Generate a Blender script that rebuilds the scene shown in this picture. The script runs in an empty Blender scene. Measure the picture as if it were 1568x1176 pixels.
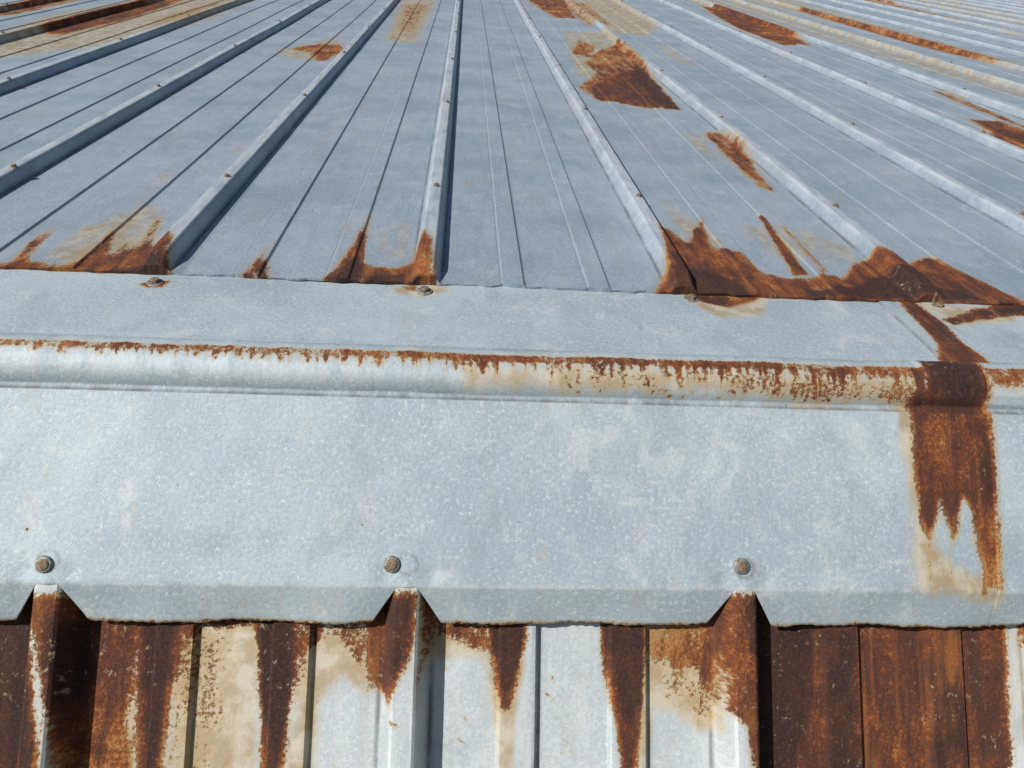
import bpy, math, numpy as np
from mathutils import Vector, Matrix
rng=np.random.default_rng(7)
SC=bpy.context.scene
# ------------------------------------------------------------ frame of the building
ALPHA=math.radians(8); EAVE=3.3
M_WORLD=Matrix.Translation((0,0,EAVE))@Matrix.Rotation(ALPHA,4,'X')
H=0.37; F=1200.0; PER=0.3055; X0=-0.037; YB=0.616
TH=math.radians(51.7); DY,DZ=-math.cos(TH),-math.sin(TH); NY,NZ=-math.sin(TH),math.cos(TH)
Yv=np.array([-0.048,0.510,-0.859]); Yv/=np.linalg.norm(Yv)
Xv=np.array([0.9967,-0.026,-0.0771]); Xv-=Xv.dot(Yv)*Yv; Xv/=np.linalg.norm(Xv)
Zv=np.cross(Xv,Yv)
def ray(u,v):
    c=np.array([u-784.,588.-v,-F]); return np.array([c@Xv,c@Yv,c@Zv])
def S_roof(pts,z=0.0):
    out=[]
    for u,v in pts:
        r=ray(u,v); t=(z-H)/r[2]; out.append((r[0]*t,r[1]*t))
    return np.array(out)
def S_wall(pts,o=0.0):
    out=[]
    py,pz=YB+o*NY,o*NZ
    for u,v in pts:
        r=ray(u,v); t=((py)*NY+(pz-H)*NZ)/(r[1]*NY+r[2]*NZ)
        P=r*t; out.append((P[0],(P[1]-py)*DY+(P[2]+H-pz)*DZ))
    return np.array(out)
def S_strip(pts):
    a=S_roof(pts); a[:,1]=YB-a[:,1]; return a
# ------------------------------------------------------------ survey of rust marks
def sdf(px,py,poly):
    d=np.full(px.shape,1e9); ins=np.zeros(px.shape,bool); n=len(poly)
    for i in range(n):
        ax,ay=poly[i]; bx,by=poly[(i+1)%n]
        ex,ey=bx-ax,by-ay; L=ex*ex+ey*ey+1e-12
        t=np.clip(((px-ax)*ex+(py-ay)*ey)/L,0,1)
        d=np.minimum(d,(px-ax-t*ex)**2+(py-ay-t*ey)**2)
        c=(ay>py)!=(by>py)
        if ey!=0: ins^= c & (px<(ex*(py-ay)/ey+ax))
    d=np.sqrt(d); return np.where(ins,-d,d)
def fields(x,s,marks):
    out=np.zeros((len(x),3))
    for ch,w,st,poly in marks:
        lo=poly.min(0)-w; hi=poly.max(0)+w
        idx=np.where((x>lo[0])&(x<hi[0])&(s>lo[1])&(s<hi[1]))[0]
        if len(idx)==0: continue
        val=np.clip(0.5-sdf(x[idx],s[idx],poly)/(2*w),0,1)*st
        out[idx,ch]=np.maximum(out[idx,ch],val)
    return out
# ------------------------------------------------------------ mesh helper
def grid_mesh(name,X,Y,Z,U,V,F3,mat,smooth=False,parent=None,wear_shade=None):
    R,C=X.shape
    co=np.stack([X,Y,Z],-1).reshape(-1,3)
    me=bpy.data.meshes.new(name)
    nv=R*C; nf=(R-1)*(C-1)
    a=(np.arange(R-1)[:,None]*C+np.arange(C-1)[None,:]).ravel()
    q=np.stack([a,a+1,a+C+1,a+C],1)
    me.vertices.add(nv); me.vertices.foreach_set('co',co.ravel())
    me.loops.add(nf*4); me.loops.foreach_set('vertex_index',q.ravel().astype(np.int32))
    me.polygons.add(nf); me.polygons.foreach_set('loop_start',(np.arange(nf)*4).astype(np.int32))
    me.polygons.foreach_set('use_smooth',np.full(nf,smooth))
    me.update(calc_edges=True)
    uv=me.uv_layers.new(name='UVMap')
    uu=np.stack([U.ravel(),V.ravel()],1)[q.ravel()]
    uv.data.foreach_set('uv',uu.astype(np.float32).ravel())
    at=me.color_attributes.new('marks','FLOAT_COLOR','POINT')
    col=np.ones((nv,4)); col[:,:3]=F3; col[:,3]=.5 if wear_shade is None else np.clip(wear_shade.ravel(),0,1)
    at.data.foreach_set('color',col.astype(np.float32).ravel())
    me.validate(); me.materials.append(mat)
    ob=bpy.data.objects.new(name,me); SC.collection.objects.link(ob)
    if parent: ob.parent=parent
    else: ob.matrix_world=M_WORLD
    return ob
# ------------------------------------------------------------ materials
def metal(name,c1,c2,streak=0.3,seed=0.0,rough=0.45,metallic=0.3,mott=1.0,chip=.6):
    m=bpy.data.materials.new(name); m.use_nodes=True; nt=m.node_tree; N=nt.nodes; L=nt.links
    for n in list(N): N.remove(n)
    out=N.new('ShaderNodeOutputMaterial'); b=N.new('ShaderNodeBsdfPrincipled'); L.new(b.outputs[0],out.inputs[0])
    uv=N.new('ShaderNodeUVMap'); uv.uv_map='UVMap'
    def mp(sx,sy,off=0):
        k=N.new('ShaderNodeMapping'); k.inputs['Scale'].default_value=(sx,sy,1); k.inputs['Location'].default_value=(seed+off,seed*.7,seed+off)
        L.new(uv.outputs[0],k.inputs[0]); return k.outputs[0]
    def noise(vec,sc,det=4,ro=.55,dist=0):
        k=N.new('ShaderNodeTexNoise'); k.inputs['Scale'].default_value=sc; k.inputs['Detail'].default_value=det
        k.inputs['Roughness'].default_value=ro; k.inputs['Distortion'].default_value=dist; L.new(vec,k.inputs['Vector']); return k.outputs['Fac']
    def math_(op,a,bb,c=None,clamp=False):
        k=N.new('ShaderNodeMath'); k.operation=op; k.use_clamp=clamp
        for i,v in enumerate((a,bb,c)):
            if v is None: continue
            if isinstance(v,(int,float)): k.inputs[i].default_value=v
            else: L.new(v,k.inputs[i])
        return k.outputs[0]
    def rng_(v,a,bb,c=0,d=1,sm=True):
        k=N.new('ShaderNodeMapRange'); k.interpolation_type='SMOOTHSTEP' if sm else 'LINEAR'
        L.new(v,k.inputs[0])
        for i,t in enumerate((a,bb,c,d)): k.inputs[i+1].default_value=t
        return k.outputs[0]
    def mix(f,a,bb,mode='MIX'):
        k=N.new('ShaderNodeMix'); k.data_type='RGBA'; k.blend_type=mode
        if isinstance(f,(int,float)): k.inputs[0].default_value=f
        else: L.new(f,k.inputs[0])
        for i,v in ((6,a),(7,bb)):
            if isinstance(v,tuple): k.inputs[i].default_value=(*v,1)
            else: L.new(v,k.inputs[i])
        return k.outputs[2]
    at=N.new('ShaderNodeAttribute'); at.attribute_name='marks'
    sp=N.new('ShaderNodeSeparateColor'); L.new(at.outputs['Color'],sp.inputs[0])
    Rr,Gg,Bb=sp.outputs
    iso=mp(1,1); st=mp(1,.22,3.1); st2=mp(1,.06,5.3)
    nbig=noise(iso,6,5,.6); nmid=noise(iso,42,5,.62); nfine=noise(iso,260,4,.7); nst=noise(st,60,5,.6,.4); nst2=noise(st2,45,4,.6)
    ngr=noise(iso,700,2,.6)
    # galvanised base
    f=math_('MULTIPLY_ADD',nbig,.55,math_('MULTIPLY_ADD',nst,.35*streak*2,math_('MULTIPLY',nfine,.5)))
    lo=.525+.175*streak*2-.12
    base=mix(rng_(f,lo,lo+.24),c1,c2)
    white=math_('MULTIPLY',rng_(nfine,.55,.66,0,.58*mott),rng_(nmid,.40,.60,.12,1)); base=mix(white,base,(.66,.69,.68))
    cloud=rng_(noise(mp(1,.8,13),26,5,.7,.6),.53,.68,0,.38*mott); base=mix(cloud,base,(.57,.60,.59))
    darkc=rng_(noise(mp(1,.6,17),15,5,.7,.4),.52,.70,0,.40*mott); base=mix(darkc,base,(.25,.30,.33))
    darkp=rng_(ngr,.56,.70,0,.46*mott); base=mix(darkp,base,(.16,.18,.19))
    speck=rng_(noise(mp(1,1,9),170,3,.7),.685,.73,0,.65); base=mix(speck,base,(.11,.10,.08))
    dirt=rng_(nst2,.50,.72,0,.30*streak*2); base=mix(dirt,base,(.36,.34,.28))
    al=at.outputs['Alpha']  # alpha: wear mixed with painted highlights and shading, neutral at mid value
    wv=math_('MULTIPLY',rng_(al,.5,1.0,0,.65,False),rng_(nst,.35,.6,.25,1)); base=mix(wv,base,(.65,.68,.68))  # whitens worn rib tops and bends, also painting in their highlights
    dv=math_('MULTIPLY',rng_(al,.5,.0,0,.85,False),rng_(nst,.35,.6,.35,1)); base=mix(dv,base,(.09,.088,.085))  # darkens creases, rib bases and the shaded edges of minor ribs
    # stain
    sg=math_('ADD',Gg,math_('MULTIPLY',math_('SUBTRACT',nst,.5),1.0))
    sg=math_('ADD',sg,math_('MULTIPLY',math_('SUBTRACT',nfine,.5),.6))
    base=mix(rng_(sg,.28,.85,0,.8),base,mix(rng_(nmid,.38,.62),(.36,.25,.11),(.52,.46,.33)))
    # rust
    a=math_('MULTIPLY',math_('SUBTRACT',nst,.5),.70)
    a=math_('ADD',a,math_('MULTIPLY',math_('SUBTRACT',nmid,.5),.55))
    a=math_('ADD',a,math_('MULTIPLY',math_('SUBTRACT',nfine,.5),chip))
    d=math_('ADD',Rr,a)
    halo=rng_(d,.10,.46,0,.65); base=mix(halo,base,(.42,.29,.13))
    mask=rng_(d,.38,.54)
    e0=math_('MULTIPLY_ADD',math_('SUBTRACT',nbig,.5),1.1,d)
    cr=N.new('ShaderNodeValToRGB'); e=cr.color_ramp.elements
    e[0].position=.36; e[0].color=(.44,.25,.09,1); e[1].position=1.0; e[1].color=(.050,.023,.018,1)
    for p,c in ((.48,(.38,.15,.038)),(.60,(.23,.068,.018)),(.76,(.115,.037,.018))):
        k=e.new(p); k.color=(*c,1)
    L.new(e0,cr.inputs[0])
    rc=cr.outputs[0]
    rg=math_('PINGPONG',math_('MULTIPLY',noise(mp(1,.45,31),14,2,.5,.3),9.0),.5)
    rc=mix(rng_(rg,.0,.16,.38,0),rc,(.05,.018,.010))
    rc=mix(rng_(ngr,.42,.66,0,.5),rc,(.035,.016,.012))
    rc=mix(rng_(nst2,.52,.68,0,.50),rc,(.33,.125,.030))
    rc=mix(rng_(nst,.52,.66,0,.55),rc,(.06,.026,.022))
    rc=mix(rng_(nfine,.57,.70,0,.45),rc,(.26,.095,.03))
    db=math_('ADD',Bb,math_('MULTIPLY',a,1.0))
    rc=mix(rng_(db,.25,.75,0,.85),rc,mix(rng_(nfine,.4,.65),(.018,.012,.012),(.070,.028,.020)))
    flake=math_('MULTIPLY',rng_(noise(mp(1,.8,21),130,4,.75),.60,.65,0,.8),rng_(nbig,.47,.62,.05,1)); rc=mix(flake,rc,(.38,.31,.20))
    col=mix(mask,base,rc)
    L.new(col,b.inputs['Base Color'])
    L.new(rng_(mask,0,1,metallic,0,False),b.inputs['Metallic'])
    b.inputs['Specular IOR Level'].default_value=.35
    rr=math_('ADD',math_('MULTIPLY',mask,.3),math_('MULTIPLY_ADD',nfine,.25,rough-.12)); L.new(rr,b.inputs['Roughness'])
    bp=N.new('ShaderNodeBump'); bp.inputs['Strength'].default_value=.8; bp.inputs['Distance'].default_value=.0015
    hh=math_('ADD',math_('MULTIPLY',nmid,.5),math_('MULTIPLY',nfine,.30))
    hh=math_('ADD',hh,math_('MULTIPLY',math_('MULTIPLY',mask,nfine),1.3))
    L.new(hh,bp.inputs['Height']); L.new(bp.outputs[0],b.inputs['Normal'])
    return m
M_ROOF=metal('weathered_roof_sheet',(.265,.325,.385),(.37,.43,.485),.4,2.3,.52,.25,.7,.7)
M_FLASH=metal('galvanised_flashing',(.31,.375,.415),(.42,.485,.515),.15,7.1,.62,.12,1.1,.9)
M_SIDE=metal('galvanised_siding',(.41,.46,.48),(.55,.585,.59),.4,11.7,.6,.12,.8,1.0)
def simple(name,c,rough=.7,metallic=0,c2=None,sc=40):
    m=bpy.data.materials.new(name); m.use_nodes=True; N=m.node_tree.nodes; L=m.node_tree.links; b=N['Principled BSDF']
    n=N.new('ShaderNodeTexNoise'); n.inputs['Scale'].default_value=sc; n.inputs['Detail'].default_value=6
    t=N.new('ShaderNodeTexCoord'); L.new(t.outputs['Object'],n.inputs['Vector'])
    r=N.new('ShaderNodeValToRGB'); c2=c2 or tuple(x*.5 for x in c)
    r.color_ramp.elements[0].color=(*c2,1); r.color_ramp.elements[1].color=(*c,1)
    r.color_ramp.elements[0].position=.38; r.color_ramp.elements[1].position=.62
    L.new(n.outputs['Fac'],r.inputs[0]); L.new(r.outputs[0],b.inputs['Base Color'])
    b.inputs['Roughness'].default_value=rough; b.inputs['Metallic'].default_value=metallic; return m
# ------------------------------------------------------------ profiles
def reld(x): return ((x-X0+PER/2)%PER)-PER/2
def columns(bps,step,xa,xb):
    base=set()
    for p in bps: base.add(round(p,5)); base.add(round(-p,5))
    cur=sorted(base|{-PER/2,PER/2}); cols=[]
    for a,b in zip(cur[:-1],cur[1:]):
        n=max(1,int(math.ceil((b-a)/step))); cols+=list(np.linspace(a,b,n,endpoint=False))
    cols=np.array(cols); k0=int((xa-X0)/PER)-1; k1=int((xb-X0)/PER)+1
    return np.concatenate([X0+k*PER+cols for k in range(k0,k1+1)])
def wob(x,y,amp,fx,fy,n=7,seed=1):
    r=np.random.default_rng(seed); z=0
    for i in range(n):
        z=z+np.sin(x*fx*r.uniform(.4,1.6)+y*fy*r.uniform(-1.6,1.6)+r.uniform(0,6.28))
    return amp*z/n**.5
XA,XB=-4.0,8.5
# ============================================================ UPPER ROOF
RU,ST,DK=0,1,2
def up(ch,w,s,*pts): return (ch,w,s,S_roof(pts,0.002))
roof_marks=[
 up(RU,.008,.74,(-40,404),(15,404),(45,372),(62,364),(45,400),(75,408),(100,412),(130,397),(160,372),(182,345),(170,390),(180,394),(200,350),(196,392),(222,368),(243,330),(234,388),(258,372),(268,385),(262,440),(100,445),(-40,440)),
 up(RU,.005,.58,(30,385),(88,342),(92,347),(50,392)),
 up(ST,.012,.65,(60,395),(120,350),(240,310),(262,330),(240,380),(100,415)),
 up(DK,.010,.8,(-40,424),(120,422),(190,410),(262,405),(262,440),(-40,440)),
 up(RU,.006,.6,(345,440),(372,424),(395,400),(422,372),(412,400),(414,440)),
 up(DK,.007,1.,(372,440),(396,412),(412,402),(412,440)),
 up(RU,.007,.74,(488,440),(520,405),(545,372),(568,332),(558,378),(556,404),(600,414),(628,404),(636,388),(650,370),(662,395),(668,445),(488,445)),
 up(DK,.007,1.,(505,440),(530,408),(550,390),(552,412),(552,440)),
 up(DK,.005,.8,(556,424),(620,420),(620,440),(556,440)),
 up(RU,.007,.74,(1002,450),(1016,424),(1004,345),(1030,356),(1050,374),(1074,336),(1090,380),(1135,392),(1160,416),(1160,465),(1030,460)),
 up(RU,.005,.66,(1150,414),(1190,424),(1225,428),(1260,424),(1300,428),(1330,470),(1150,466)),
 up(RU,.007,.74,(1290,430),(1306,402),(1340,396),(1372,408),(1425,392),(1470,418),(1545,452),(1600,478),(1380,475),(1290,465)),
 up(RU,.004,.75,(1160,332),(1172,338),(1215,392),(1240,425),(1215,425),(1190,385)),
 up(RU,.005,.60,(1195,350),(1201,350),(1270,420),(1258,425)),
 up(DK,.010,.95,(1020,440),(1035,408),(1070,416),(1130,430),(1150,455),(1060,455)),
 up(DK,.010,.9,(1230,446),(1310,440),(1340,422),(1400,428),(1520,464),(1240,458)),
 # field patches
 up(RU,.012,.58,(885,62),(915,72),(905,84),(945,66),(985,100),(1046,170),(1000,168),(948,160),(912,156),(884,134),(912,112),(890,98),(905,90),(872,84)),
 up(RU,.010,.75,(945,112),(985,104),(1044,170),(1000,166),(948,158),(914,154),(895,136)),
 up(DK,.015,.75,(975,95),(1050,172),(1010,165),(960,115)),
 up(ST,.02,.7,(860,50),(930,50),(990,95),(940,120),(880,120)),
 up(RU,.010,.58,(1074,205),(1100,203),(1140,232),(1190,298),(1165,290),(1120,252)),
 up(DK,.010,.7,(1100,205),(1190,298),(1150,260)),
 up(RU,.02,.70,(1070,10),(1120,14),(1185,38),(1243,70),(1195,70),(1130,45)),
 up(RU,.02,.70,(1480,182),(1530,186),(1600,212),(1600,262),(1540,228)),
 up(DK,.02,.6,(1500,190),(1600,215),(1600,240)),
 up(RU,.010,.50,(1418,138),(1450,142),(1600,205),(1600,212),(1500,172)),
 up(RU,.012,.62,(440,76),(470,70),(522,68),(528,78),(505,92),(482,96),(472,82)),
 up(ST,.03,.7,(410,80),(520,55),(540,80),(470,100)),
 up(ST,.04,.85,(585,62),(600,30),(612,0),(672,0),(660,30),(640,70)),
 up(RU,.03,.44,(600,48),(615,8),(662,6),(638,52)),
 up(RU,.03,.72,(55,50),(120,28),(200,10),(300,-8),(262,10),(190,34),(95,56)),
 up(ST,.05,.8,(-40,95),(0,50),(60,25),(200,0),(420,-10),(330,30),(180,70),(60,85)),
 up(RU,.03,.44,(250,25),(330,2),(350,5),(290,38),(200,60)),
 up(RU,.03,.55,(-40,30),(60,0),(150,-20),(150,-5),(40,22)),
 up(RU,.02,.62,(805,0),(860,-12),(885,30),(850,28),(825,14)),
 up(ST,.04,.8,(850,-10),(930,-10),(1010,40),(1000,58),(930,50),(890,30)),
 up(RU,.02,.44,(855,5),(900,5),(940,40),(895,40)),
 up(ST,.02,.6,(1000,70),(1030,70),(1075,105),(1040,100)),
 up(ST,.015,.6,(1040,205),(1075,205),(1110,250),(1070,240)),
 up(ST,.03,.6,(1040,2),(1120,-5),(1600,150),(1600,165),(1400,105),(1180,36)),
 up(ST,.04,.65,(1100,-10),(1180,-10),(1600,108),(1600,122)),
 up(RU,.02,.60,(1215,15),(1250,18),(1600,112),(1600,118),(1400,70)),
 up(RU,.02,.45,(1290,-5),(1320,-5),(1600,60),(1600,66)),
 up(ST,.05,.5,(1330,-10),(1430,-10),(1600,40),(1600,55)),
 up(ST,.02,.45,(150,345),(260,250),(290,250),(230,345),(200,380)),
 up(ST,.02,.45,(540,170),(570,120),(580,125),(560,190)),
 up(ST,.02,.65,(1010,300),(1040,320),(1120,380),(1060,380),(1015,340)),
 up(ST,.02,.55,(1110,340),(1240,350),(1330,390),(1300,415),(1180,400)),
 up(ST,.014,.45,(560,400),(575,340),(640,330),(640,400)),
]
for i in range(60):
    cx=rng.uniform(-2,3); cy=rng.uniform(1,3.5)
    w_=rng.uniform(.002,.006); roof_marks.append((RU,.005,.5,np.array([(cx-w_,cy),(cx+w_,cy+w_),(cx+w_*.5,cy+w_*5),(cx-w_,cy+w_*3)])))
for i in range(40):
    cx=rng.uniform(-4,8); cy=rng.uniform(3.5,11.5); L_=rng.uniform(.1,.5); w_=rng.uniform(.03,.09)
    a=np.linspace(0,6.28,9)[:-1]; roof_marks.append((int(rng.integers(0,2)),.04,.6,np.stack([cx+w_*np.cos(a)*rng.uniform(.6,1.3,8),cy+L_*np.sin(a)*rng.uniform(.6,1.3,8)],1)))
YE=0.846
cols=columns([0,.0075,.009,.0115,.0150,.0175,.0215,PER/3-.017,PER/3-.0145,PER/3-.012,PER/3+.012,PER/3+.0145,PER/3+.017],.0085,XA,XB)
rows=[YE]
while rows[-1]<12: rows.append(rows[-1]+max(.004,rows[-1]*.0105))
rows=np.array(rows)
Xg,Yg=np.meshgrid(cols,rows)
taper=np.clip((Yg-YE)/.028,0,1)
RB=np.interp(np.abs(reld(Xg)),[0,.0075,.0100,.0120,.0160,.0178],[.0185,.0182,.0166,.0130,.0010,0])
m_=np.abs(np.abs(reld(Xg))-PER/3)
Zg=.0035+RB*(.45+.55*taper)+.0024*np.clip((.0145-m_)/.0025,0,1)
Zg+=wob(Xg,Yg,.0010,9,4,seed=3)*np.clip((Yg-YE)/.1,0,1)
Zg+=wob(Xg,Yg,.0005,60,18,seed=33)*np.clip(1-(Yg-YE)/.15,0,1)
k=np.floor((Xg-X0+PER/2)/PER); d=reld(Xg)
Zg+=np.where((k%3==2)&(d>-.019)&(d<.025),.0014,0)
edge=wob(cols,0,.0014,160,0,9,seed=5)
Yg[0]+=edge; Yg[1]+=edge*.6
Zs=np.full_like(Zg[0:1],.0004); Xg=np.vstack([Xg[0:1],Xg]); Ys=Yg[0:1]+.001; Yg=np.vstack([Ys,Yg]); Zg=np.vstack([Zs,Zg])
ad=np.abs(reld(Xg)); am=np.abs(ad-PER/3)
wear_shade=.5+.36*np.clip((.0125-ad)/.002,0,1)-.48*((ad>.0155)&(ad<.019))-.26*((am>.0140)&(am<.0150))  # rib-top highlights painted in with wear; rib bases and minor edges darker
for k_ in range(-13,28):
    xx=X0+k_*PER
    if 1<k_<3: continue
    roof_marks.append((RU,.004,.72,np.array([(xx-.016,.84),(xx+.016,.84),(xx+.010,.855),(xx,.862+.01*rng.random()),(xx-.009,.854)])))
    roof_marks.append((DK,.003,1.,np.array([(xx-.014,.835),(xx+.020,.835),(xx+.020,.8475),(xx-.014,.8475)])))  # dark band painted in for the shade of the hollow rib end
FF=fields(Xg.ravel(),Yg.ravel(),roof_marks)
roof=grid_mesh('corrugated_metal_roof',Xg,Yg,Zg,Xg,Yg,FF,M_ROOF,wear_shade=wear_shade)
# ============================================================ FLASHING
def wl(ch,w,s,*pts): return (ch,w,s,S_wall(pts,0))
def sp_(ch,w,s,*pts): return (ch,w,s,S_strip(pts))
def ux(u,v=560): return S_roof([(u,v)])[0][0]*0.955
fl=[]
XSEAM=S_wall([(1516,700)])[0][0]
fl+=[sp_(RU,.005,.74,(1040,448),(1170,452),(1150,464),(1115,472),(1090,467),(1060,459)),
 sp_(DK,.006,1.,(1060,452),(1120,455),(1110,470),(1080,464)),
 sp_(ST,.012,.8,(1030,445),(1190,450),(1170,485),(1110,492),(1060,470)),
 sp_(RU,.005,.8,(1368,455),(1392,458),(1436,492),(1475,530),(1520,560),(1440,562),(1432,530)),
 sp_(DK,.004,.7,(1395,462),(1440,500),(1450,520),(1420,495)),
 sp_(RU,.006,.75,(1440,492),(1475,480),(1560,458),(1620,470),(1620,482),(1530,488),(1480,497),(1460,502)),
 sp_(DK,.006,.7,(1480,484),(1560,468),(1620,475),(1530,484)),
 sp_(ST,.012,.8,(1380,458),(1470,470),(1560,470),(1560,495),(1470,505)),
 sp_(RU,.004,.7,(205,433),(262,430),(250,440),(225,441)),
 sp_(ST,.006,.8,(600,436),(690,438),(690,448),(640,456),(605,448)),
 sp_(RU,.004,.6,(612,436),(640,436),(640,446),(618,444))]
def rq(x0,x1,q0,q1,w,s,ch=RU): fl.append((ch,w,s,np.array([(x0,q0),(x1,q0),(x1,q1),(x0,q1)])))
rq(-4,8.5,-.034,-.0243,.0022,.48); rq(ux(620),8.5,-.034,-.0238,.0026,.56)
for i in range(300):
    u=rng.uniform(20,1400); x=ux(u); g=np.clip((u-350)/850,0,1); w_=rng.uniform(.0006,.0034)
    L_=rng.uniform(.000,.004)+g*rng.uniform(0,1)**1.6*.019
    fl.append((RU,.0020,.50+.24*g*rng.random(),np.array([(x-w_*1.6,-.03),(x+w_*1.6,-.03),(x+w_*.4,-.022+L_),(x-w_*.4,-.022+L_)])))
for i in range(170):   # loose blotches on the roll
    u=840+560*rng.random()**.8; x=ux(u); q=rng.uniform(-.022,.003); w_=rng.uniform(.001,.004)
    fl.append((RU,.003,rng.uniform(.5,.75),np.array([(x-w_,q),(x,q-w_*.7),(x+w_,q),(x,q+w_*1.3)])))
rq(ux(850),ux(1010),-.022,.0025,.008,.36); rq(ux(1090),ux(1390),-.022,.006,.008,.42); rq(ux(1220),ux(1390),-.03,-.018,.006,.58)
rq(ux(700),ux(1390),-.026,.004,.012,.72,ST); rq(ux(0),ux(700),-.028,-.019,.008,.4,ST)
rq(ux(1396),XSEAM+.002,-.08,.014,.005,.9); rq(XSEAM,XSEAM+.05,-.03,-.012,.006,.55)
rq(ux(1400),XSEAM,-.04,-.006,.010,.9,DK)
fl+=[wl(RU,.006,.76,(1392,598),(1515,598),(1522,700),(1535,890),(1532,905),(1508,902),(1500,855),(1486,785),(1472,760),(1460,836),(1438,765),(1424,832),(1410,800),(1398,740),(1396,660)),
 wl(DK,.008,.55,(1470,640),(1518,640),(1526,760),(1500,760)),
 wl(DK,.006,.6,(1400,610),(1500,602),(1500,640),(1410,650)),
 wl(ST,.012,.95,(1375,600),(1400,600),(1415,800),(1450,850),(1540,905),(1540,935),(1395,905),(1395,800),(1378,680)),
 wl(RU,.004,.50,(1416,800),(1424,800),(1430,890),(1420,890)),wl(RU,.004,.48,(1450,810),(1458,810),(1462,900),(1452,900)),
 wl(RU,.003,.6,(1500,820),(1508,820),(1516,915),(1504,915)),
 wl(ST,.015,.42,(950,880),(1040,885),(1040,945),(950,945)),wl(ST,.015,.4,(250,900),(520,900),(520,950),(250,950))]
for i in range(45):
    x=rng.uniform(-.6,.8); s_=rng.uniform(.015,.15); w_=rng.uniform(.0008,.002); L_=rng.uniform(.002,.02)
    fl.append((ST,.003,.55,np.array([(x-w_,s_),(x+w_,s_),(x+w_,s_+L_),(x-w_,s_+L_)])))
for i in range(70):
    x=rng.uniform(-.8,1.2); s_=rng.uniform(-.2,.2); w_=rng.uniform(.0004,.0011)
    fl.append((RU,.0022,.62,np.array([(x-w_,s_),(x+w_,s_),(x+w_,s_+w_*2.5),(x-w_,s_+w_*2)])))
fl.append((RU,.0022,.42,np.array([(-4,.2075),(8.5,.2075),(8.5,.216),(-4,.216)])))
prow=[]   # (q, y, z, lipfrac)
for q in np.linspace(-.27,-.078,60): prow.append((q,YB-q,0.0,0))
prow.append((-.076,YB+.074,0.0,0)); prow.append((-.0745,YB+.0725,0.0025,0))
yc,zc,r=.644,-.002,.026
for ph in np.linspace(12,194,46):
    a=math.radians(ph); q=-.070+(ph-12)/182*.078
    prow.append((q,yc+r*math.cos(a),zc+r*math.sin(a),0))
def wp(s,o=0): return (YB+DY*s+NY*o,DZ*s+NZ*o)
for s,o in ((.0095,-.0042),(.0102,-.0004),(.0110,0)): prow.append((s,*wp(s,o),0))
for s in np.linspace(.0125,.1735,70): prow.append((s,*wp(s),0))
S1=.177; LA=math.radians(26); LL=.0375
prow.append((.1755,*wp(.1755,-.0001),0)); prow.append((S1,*wp(S1,-.0006),0))
nb=len(prow)
for f in np.linspace(.06,1,14): prow.append((S1+f*.0335,0,0,f))
prow=np.array(prow)
xs=set(np.round(np.arange(-1.0,1.35,.0022),4))
for k_ in range(-14,29):
    for dd in (-.031,-.02,-.012,-.0065,-.004,0,.004,.0065,.012,.02,.031): xs.add(round(X0+k_*PER+dd,4))
for v in np.arange(XA,XB,.05): xs.add(round(v,4))
for e_ in (-.0008,0,.0008,.0016): xs.add(round(XSEAM+e_,4))
xs=np.array(sorted(xs))
Xg,Qg=np.meshgrid(xs,prow[:,0]); Yg=np.repeat(prow[:,1:2],len(xs),1); Zg=np.repeat(prow[:,2:3],len(xs),1)
d=np.abs(reld(xs))
torn=wob(xs,0,.0009,150,0,9,seed=8)+wob(xs,0,.0005,500,0,9,seed=9)
frac=np.clip((d-.0085)/(.0305-.0085),.03,1)
Llip=LL*frac+torn*(frac>.9)
bend=wob(xs,0,math.radians(2.5),30,0,9,seed=14)
for i in range(nb,len(prow)):
    f=prow[i,3]; l=f*Llip; s=S1+l*np.cos(LA+bend); o=-.0006-l*np.sin(LA+bend)
    Yg[i]=YB+DY*s+NY*o; Zg[i]=DZ*s+NZ*o; Qg[i]=S1+l/LL*.0335
face=np.clip((Qg-.01)/.03,0,1); stripm=(Qg<-.085)
D_=wob(Xg,Qg,.0012,14,22,9,seed=11)*face*(1-np.clip((Qg-.13)/.03,0,.7))
D_+=wob(Xg,Qg,.00018,90,70,12,seed=12)*face
dd=reld(Xg)
D_+= .0007*np.exp(-((dd)/.010)**2-((Qg-.162)/.012)**2)
D_+= .0016*np.exp(-((dd)/.005)**2)*np.clip((Qg-.168)/.012,0,1)*(1-np.clip((Qg-.185)/.015,0,1))
D_+= -.0012*np.exp(-((dd+.020)/.008)**2-((Qg-.168)/.008)**2)-.0012*np.exp(-((dd-.020)/.008)**2-((Qg-.168)/.008)**2)
rd=np.random.default_rng(4)
for i in range(26):
    cx,cq=rd.uniform(-.6,.8),rd.uniform(.03,.16); s1=rd.uniform(.003,.012)
    D_+=rd.choice([-1,1])*rd.uniform(.00015,.0006)*np.exp(-((Xg-cx)/s1)**2-((Qg-cq)/(s1*rd.uniform(.5,1.5)))**2)*face
Yg+=NY*D_; Zg+=NZ*D_
Zg+=wob(Xg,Qg,.0008,16,20,7,seed=13)*stripm
rl=(Qg>-.0745)&(Qg<.0085); rw=wob(Xg,Qg*0,.0006,26,0,9,seed=17)+wob(Xg,Qg,.0003,110,120,9,seed=18)+ .0006*np.exp(-(((Xg-ux(345))/.004)**2))+ .0006*np.exp(-(((Xg-ux(1120))/.004)**2))
Zg+=rl*rw
lap=np.clip((Xg-XSEAM)/.0008,0,1)*.0022
Yg+=NY*lap*(Qg>0); Zg+=NZ*lap*(Qg>0)+lap*(Qg<=0)
cap=((Xg>ux(1392))&(Xg<XSEAM-.001))*rl*.0014; Zg+=cap
FF=fields(Xg.ravel(),Qg.ravel(),fl)
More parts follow.
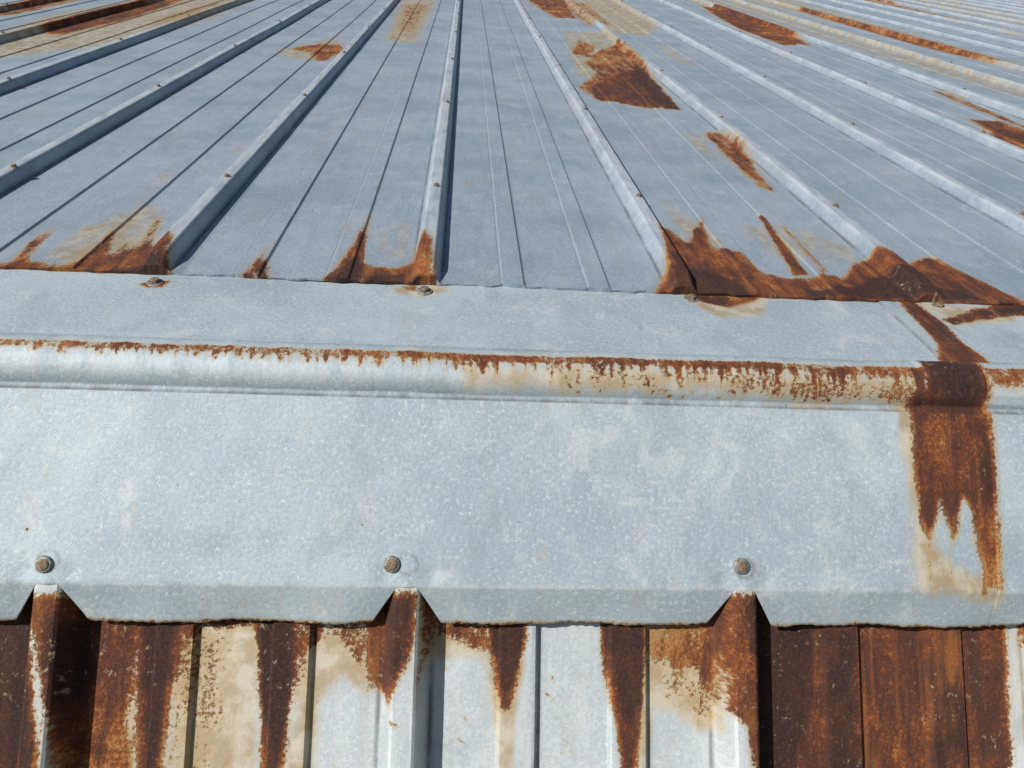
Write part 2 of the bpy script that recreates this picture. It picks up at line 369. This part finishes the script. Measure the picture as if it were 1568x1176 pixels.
sd=np.abs(Xg-XSEAM)
wear_shade=.5+.40*np.exp(-((Qg-S1)/.0016)**2)+.30*np.exp(-((Qg+.010)/.008)**2)-.45*np.exp(-((Qg-.0093)/.0014)**2)-.4*np.exp(-((Qg+.077)/.002)**2)-.45*np.exp(-(sd/.0012)**2)-.35*np.exp(-((Qg-.2105)/.0015)**2)  # bend and roll highlights and groove shade painted in; seam and edges darker
wear_shade-=.35*np.exp(-(((reld(Xg)**2+(Qg-.158)**2)**.5-.0085)/.0015)**2)
Yg=np.vstack([Yg,Yg[-1:]+.0008]); Zg=np.vstack([Zg,Zg[-1:]-.0006]); Xg=np.vstack([Xg,Xg[-1:]]); Qg=np.vstack([Qg,Qg[-1:]+.001])
FF=np.vstack([FF,FF[-len(xs):]]); wear_shade=np.vstack([wear_shade,wear_shade[-1:]])
flash=grid_mesh('metal_ridge_flashing',Xg,Yg,Zg,Xg,Qg,FF,M_FLASH,smooth=True,wear_shade=wear_shade)
# ============================================================ LOWER SHEETS
OP=-.0315
def pn(ch,w,s,*pts): return (ch,w,s,S_wall(pts,OP))
pm=[
 pn(RU,.006,.70,(60,900),(218,900),(212,1000),(200,1100),(212,1250),(95,1250),(95,1100),(80,1000)),
 pn(ST,.01,1.,(100,1040),(215,1040),(215,1250),(100,1250)),
 pn(RU,.006,.86,(-120,900),(70,900),(95,1250),(-120,1250)),
 pn(DK,.01,.8,(-120,900),(60,900),(90,1250),(-120,1250)),
 pn(DK,.012,.9,(90,940),(150,940),(135,1080),(100,1080)),
 pn(RU,.006,.80,(205,900),(285,900),(288,960),(268,1060),(245,1250),(205,1250)),
 pn(DK,.006,.95,(218,945),(275,945),(264,1020),(236,1250),(222,1250)),
 pn(RU,.006,.62,(275,900),(395,900),(393,960),(350,968),(318,960),(300,985),(288,1050),(275,1050)),
 pn(ST,.012,1.1,(270,950),(400,950),(395,1250),(260,1250)),
 pn(RU,.010,.34,(300,960),(360,960),(350,1130),(320,1250),(262,1250)),
 pn(RU,.008,.42,(275,1000),(310,960),(330,985),(300,1100),(262,1250),(245,1250)),
 pn(RU,.006,.84,(385,900),(460,900),(460,970),(448,1060),(430,1250),(398,1250),(400,1100)),
 pn(DK,.006,1.,(396,945),(452,945),(444,1080),(425,1160),(404,1100)),
 pn(RU,.008,.55,(450,900),(560,900),(565,1000),(548,1030),(530,995),(505,980),(480,995),(470,1040),(452,1080)),
 pn(ST,.012,1.0,(450,960),(570,960),(560,1060),(520,1040),(490,1080),(470,1250),(440,1250)),
 pn(RU,.006,.76,(552,900),(645,900),(640,985),(610,1040),(600,1072),(578,1050),(562,1060)),
 pn(DK,.008,.8,(570,905),(640,905),(630,1000),(600,1030),(590,960)),
 pn(RU,.006,.58,(640,900),(760,900),(750,980),(745,1000),(722,995),(700,978),(670,980),(648,1025),(638,1070)),
 pn(ST,.01,.95,(640,950),(750,950),(745,1020),(700,1005),(660,1020),(645,1060)),
 pn(RU,.005,.82,(740,900),(808,900),(806,975),(794,1040),(778,1088),(765,1080),(755,1040)),
 pn(DK,.005,1.,(750,945),(802,945),(798,1010),(775,1060),(762,1040)),
 pn(ST,.006,.9,(742,1000),(806,1000),(790,1110),(780,1250),(770,1250),(750,1090)),
 pn(RU,.005,.82,(912,900),(990,900),(990,960),(982,1060),(968,1250),(957,1250),(947,1140),(927,1050)),
 pn(DK,.006,1.,(922,945),(986,945),(980,1060),(960,1120),(942,1060)),
 pn(RU,.008,.56,(985,900),(1105,900),(1105,1090),(1075,1065),(1060,1030),(1042,1055),(1020,1015),(995,1020),(985,1050)),
 pn(ST,.012,1.0,(980,950),(1105,950),(1105,1120),(1070,1120),(1040,1100),(1000,1090),(985,1250),(965,1250)),
 pn(RU,.012,.40,(1000,1030),(1100,1030),(1100,1110),(1050,1100)),
 pn(RU,.006,.70,(1085,900),(1170,900),(1170,1250),(1150,1250),(1125,1100),(1100,1080)),
 pn(DK,.006,.8,(1120,905),(1150,905),(1150,1010),(1125,990)),
 pn(RU,.005,.78,(1150,900),(1540,900),(1542,1000),(1552,1250),(1150,1250)),
 pn(DK,.014,.95,(1150,940),(1250,940),(1245,1060),(1215,1250),(1150,1250)),
 pn(DK,.008,.75,(1250,940),(1540,940),(1540,962),(1300,958)),
 pn(DK,.010,.75,(1250,960),(1310,960),(1315,1250),(1262,1250)),
 pn(DK,.014,.6,(1415,1060),(1475,1000),(1500,1250),(1400,1250)),
 pn(RU,.004,.6,(1548,900),(1600,900),(1600,965),(1556,1000)),
 pn(ST,.02,.7,(1542,950),(1640,950),(1640,1100),(1556,1180)),
]
def stroke(pts,wd=1.1,s=.75):
    for (a0,b0),(a1,b1) in zip(pts[:-1],pts[1:]):
        L_=math.hypot(a1-a0,b1-b0); nx,ny=-(b1-b0)/L_*wd,(a1-a0)/L_*wd
        pm.append(pn(RU,.0018,s,(a0-nx,b0-ny),(a1-nx,b1-ny),(a1+nx,b1+ny),(a0+nx,b0+ny)))
stroke([(838,1062),(852,1078),(850,1096),(861,1110)]); stroke([(848,1140),(866,1128),(864,1152),(846,1160),(858,1172)]); stroke([(700,1128),(712,1140)]); stroke([(868,1135),(880,1160)])
for i in range(90):
    x=rng.choice([rng.uniform(-4,-.45),rng.uniform(.6,8.3)]); L_=rng.uniform(.08,.9); w_=rng.uniform(.01,.1)
    pm.append((RU,.01,.85,np.array([(x-w_,.1),(x+w_,.1),(x+w_*.8,.1+L_*.6),(x+w_*.2,.1+L_),(x-w_*.3,.1+L_*.7),(x-w_*.9,.1+L_*.8)])))
for i in range(160):
    x=rng.uniform(-.55,.75); s_=rng.uniform(.2,.45); w_=rng.uniform(.0005,.0018)
    pm.append((RU,.003,.6,np.array([(x-w_,s_),(x+w_,s_),(x+w_,s_+w_*2.5),(x-w_,s_+w_*3)])))
cols=columns([0,.0085,.0095,.0110,.0165,.0225,.0240,.0270,PER/3-.0190,PER/3-.0155,PER/3+.0155,PER/3+.0190],.005,XA,XB)
rows=np.concatenate([np.arange(.12,.42,.003),np.arange(.43,1.4,.04)])
Xg,Qg=np.meshgrid(cols,rows)
a_=np.abs(reld(Xg)); m_=np.abs(a_-PER/3)
O=OP+np.interp(a_,[0,.0085,.0110,.0205,.0225],[.0302,.0300,.0280,.0010,0])+.0066*np.clip((.0190-m_)/.0035,0,1)+wob(Xg,Qg,.0006,12,9,seed=21)
O-=.010*np.clip((.176-Qg)/.010,0,1)
x1=S_wall([(1541,1000)],OP)[0][0]
O+=np.where(Xg>x1,.0012,0)
Yg=YB+DY*Qg+NY*O; Zg=DZ*Qg+NZ*O
FF=fields(Xg.ravel(),Qg.ravel(),pm)
wear_shade=.5+.35*((a_>.008)&(a_<.0112))-.45*((a_>.0205)&(a_<.0245))-.42*((m_>.0150)&(m_<.0195)&(np.sign(a_-PER/3)*np.sign(reld(Xg))>0))+.2*((m_>.0150)&(m_<.016)&(np.sign(a_-PER/3)*np.sign(reld(Xg))<0))  # minor ribs: lit left edge and shaded right edge painted into the colour
side=grid_mesh('corrugated_metal_siding',Xg,Yg,Zg,Xg,Qg,FF,M_SIDE,wear_shade=wear_shade)
# ============================================================ screws
M_ZN=simple('zinc_screw',(.30,.31,.30),.55,.3,(.12,.10,.08),400)
M_RS=simple('rusty_screw_head',(.24,.18,.12),.75,.1,(.11,.07,.04),500)
def screw_geo(r=.0075,hx=.0045,h=.0042,dome=False):
    V=[];Fc=[];mi=[]
    def lathe(pr,n,m,ph=0):
        b0=len(V)
        for (rr,z) in pr:
            for i in range(n):
                a=2*math.pi*i/n+ph; V.append((rr*math.cos(a),rr*math.sin(a),z))
        for j in range(len(pr)-1):
            for i in range(n):
                Fc.append((b0+j*n+i,b0+j*n+(i+1)%n,b0+(j+1)*n+(i+1)%n,b0+(j+1)*n+i)); mi.append(m)
        Fc.append(tuple(b0+(len(pr)-1)*n+i for i in range(n))); mi.append(m)
    if dome:
        lathe([(r,-.002),(r,.0008),(r*.96,.0016),(r*.86,.0022),(r*.66,.0026)],28,0)
        lathe([(hx,.0018),(hx,.0030),(hx*.85,.0036),(hx*.5,.0040)],16,1)
    else:
        lathe([(r,-.001),(r,.0006),(r*.93,.0012),(r*.6,.0017)],24,0)
        lathe([(hx,.0012),(hx,.0012+h*.8),(hx*.85,.0012+h),(hx*.3,.0012+h*1.02)],6,1,.4)
    return V,Fc,mi
def place(V,loc,nrm,rot=0):
    Q=Vector(nrm).to_track_quat('Z','Y').to_matrix()@Matrix.Rotation(rot,3,'Z')
    return [tuple(Q@Vector(v)+Vector(loc)) for v in V]
def screws(name,items,parent=None,**kw):
    V0,F0,m0=screw_geo(**kw); V=[];Fc=[];mi=[]
    for loc,nrm in items:
        b=len(V); V+=place(V0,loc,nrm,rng.uniform(0,3)); Fc+=[tuple(b+i for i in f) for f in F0]; mi+=m0
    me=bpy.data.meshes.new(name); me.from_pydata(V,[],Fc); me.materials.append(M_ZN); me.materials.append(M_RS)
    me.polygons.foreach_set('material_index',mi); me.update()
    ob=bpy.data.objects.new(name,me); SC.collection.objects.link(ob)
    if parent: ob.parent=parent
    else: ob.matrix_world=M_WORLD
    return ob
nw=(0,NY,NZ)
for u,v in ((68,864),(600,864),(1135,867)):
    x,s=S_wall([(u,v)])[0]; y,z=wp(s,.0006); screws('roofing_screw',[((x,y,z),nw)],r=.0074,hx=.0050,dome=True)
for u,v in ((238,434),(650,447),(1058,459),(1437,471)):
    x,y=S_roof([(u,v)])[0]; screws('roofing_screw',[((x,y,.0008),(.05,-.1,1))],r=.009,hx=.005,h=.004)
it=[((X0+PER*k_,*wp(.158,.0006)),nw) for k_ in list(range(-12,-1))+list(range(2,27))]
screws('flashing_screws',it,parent=flash,r=.0074,hx=.0050,dome=True)
it=[]
for k_ in range(-12,27):
    for j in range(18):
        y=1.163+.62*j+rng.normal(0,.006)
        if y<11.8: it.append(((X0+PER*k_+.003+rng.normal(0,.002),y,.0216),(0,0,1)))
screws('rib_screws',it,parent=roof,r=.0058,hx=.0038,h=.0040)
# ============================================================ building body + ground (below the picture)
def quadobj(name,verts,faces,mat):
    me=bpy.data.meshes.new(name); me.from_pydata(verts,[],faces); me.materials.append(mat); me.update()
    ob=bpy.data.objects.new(name,me); SC.collection.objects.link(ob)
    return ob
def w_(x,y,z): return tuple(M_WORLD@Vector((x,y,z)))
yb,zb=wp(1.38,-.06); a=w_(0,yb+.25,zb+.02); t=w_(0,11.9,-.03); f0=w_(0,YB+.12,-.03)
yF=a[1]; zS=a[2]
XL,XR=XA-.1,XB-.1
prof_=[(yF,0),(yF,zS),(f0[1],f0[2]),(t[1],t[2]),(t[1],0)]
V=[(XL,y,z) for y,z in prof_]+[(XR,y,z) for y,z in prof_]
Fc=[(0,1,2,3,4)[::-1],(5,6,7,8,9)]+[(i,i+1,i+6,i+5) for i in range(4)]
quadobj('building_wall',V,Fc,simple('painted_block_wall',(.42,.40,.36),.85,0,(.34,.32,.29),6))
G=400
quadobj('ground',[(-G,-G,0),(G,-G,0),(G,G,0),(-G,G,0)],[(0,1,2,3)],simple('dry_ground',(.20,.17,.12),.95,0,(.11,.11,.06),.6))
# ============================================================ light, sky, camera
Sl=Vector((-.63,-.38,.68)).normalized(); Sw=(M_WORLD.to_3x3()@Sl).normalized()
ld=bpy.data.lights.new('sun','SUN'); ld.energy=4.9; ld.angle=math.radians(.5); ld.color=(1,.97,.93)
sun=bpy.data.objects.new('sun',ld); SC.collection.objects.link(sun); sun.rotation_euler=Sw.to_track_quat('Z','Y').to_euler(); sun.location=(0,0,20)
w=bpy.data.worlds.new('World'); SC.world=w; w.use_nodes=True; nt=w.node_tree
sk=nt.nodes.new('ShaderNodeTexSky'); sk.sky_type='NISHITA'; sk.sun_disc=False
sk.sun_elevation=math.asin(Sw.z); sk.sun_rotation=math.atan2(Sw.x,Sw.y)
bg=nt.nodes['Background']; nt.links.new(sk.outputs[0],bg.inputs[0]); bg.inputs[1].default_value=.06
cd=bpy.data.cameras.new('camera'); cd.sensor_width=36; cd.lens=36*F/1568; cd.clip_start=.02; cd.clip_end=1500
cam=bpy.data.objects.new('camera',cd); SC.collection.objects.link(cam)
R=Matrix([list(Xv),list(Yv),list(Zv)]).to_4x4()
cam.matrix_world=M_WORLD@Matrix.Translation((0,0,H))@R
SC.camera=cam
SC.view_settings.view_transform='Standard'; SC.view_settings.look='None'; SC.view_settings.exposure=0
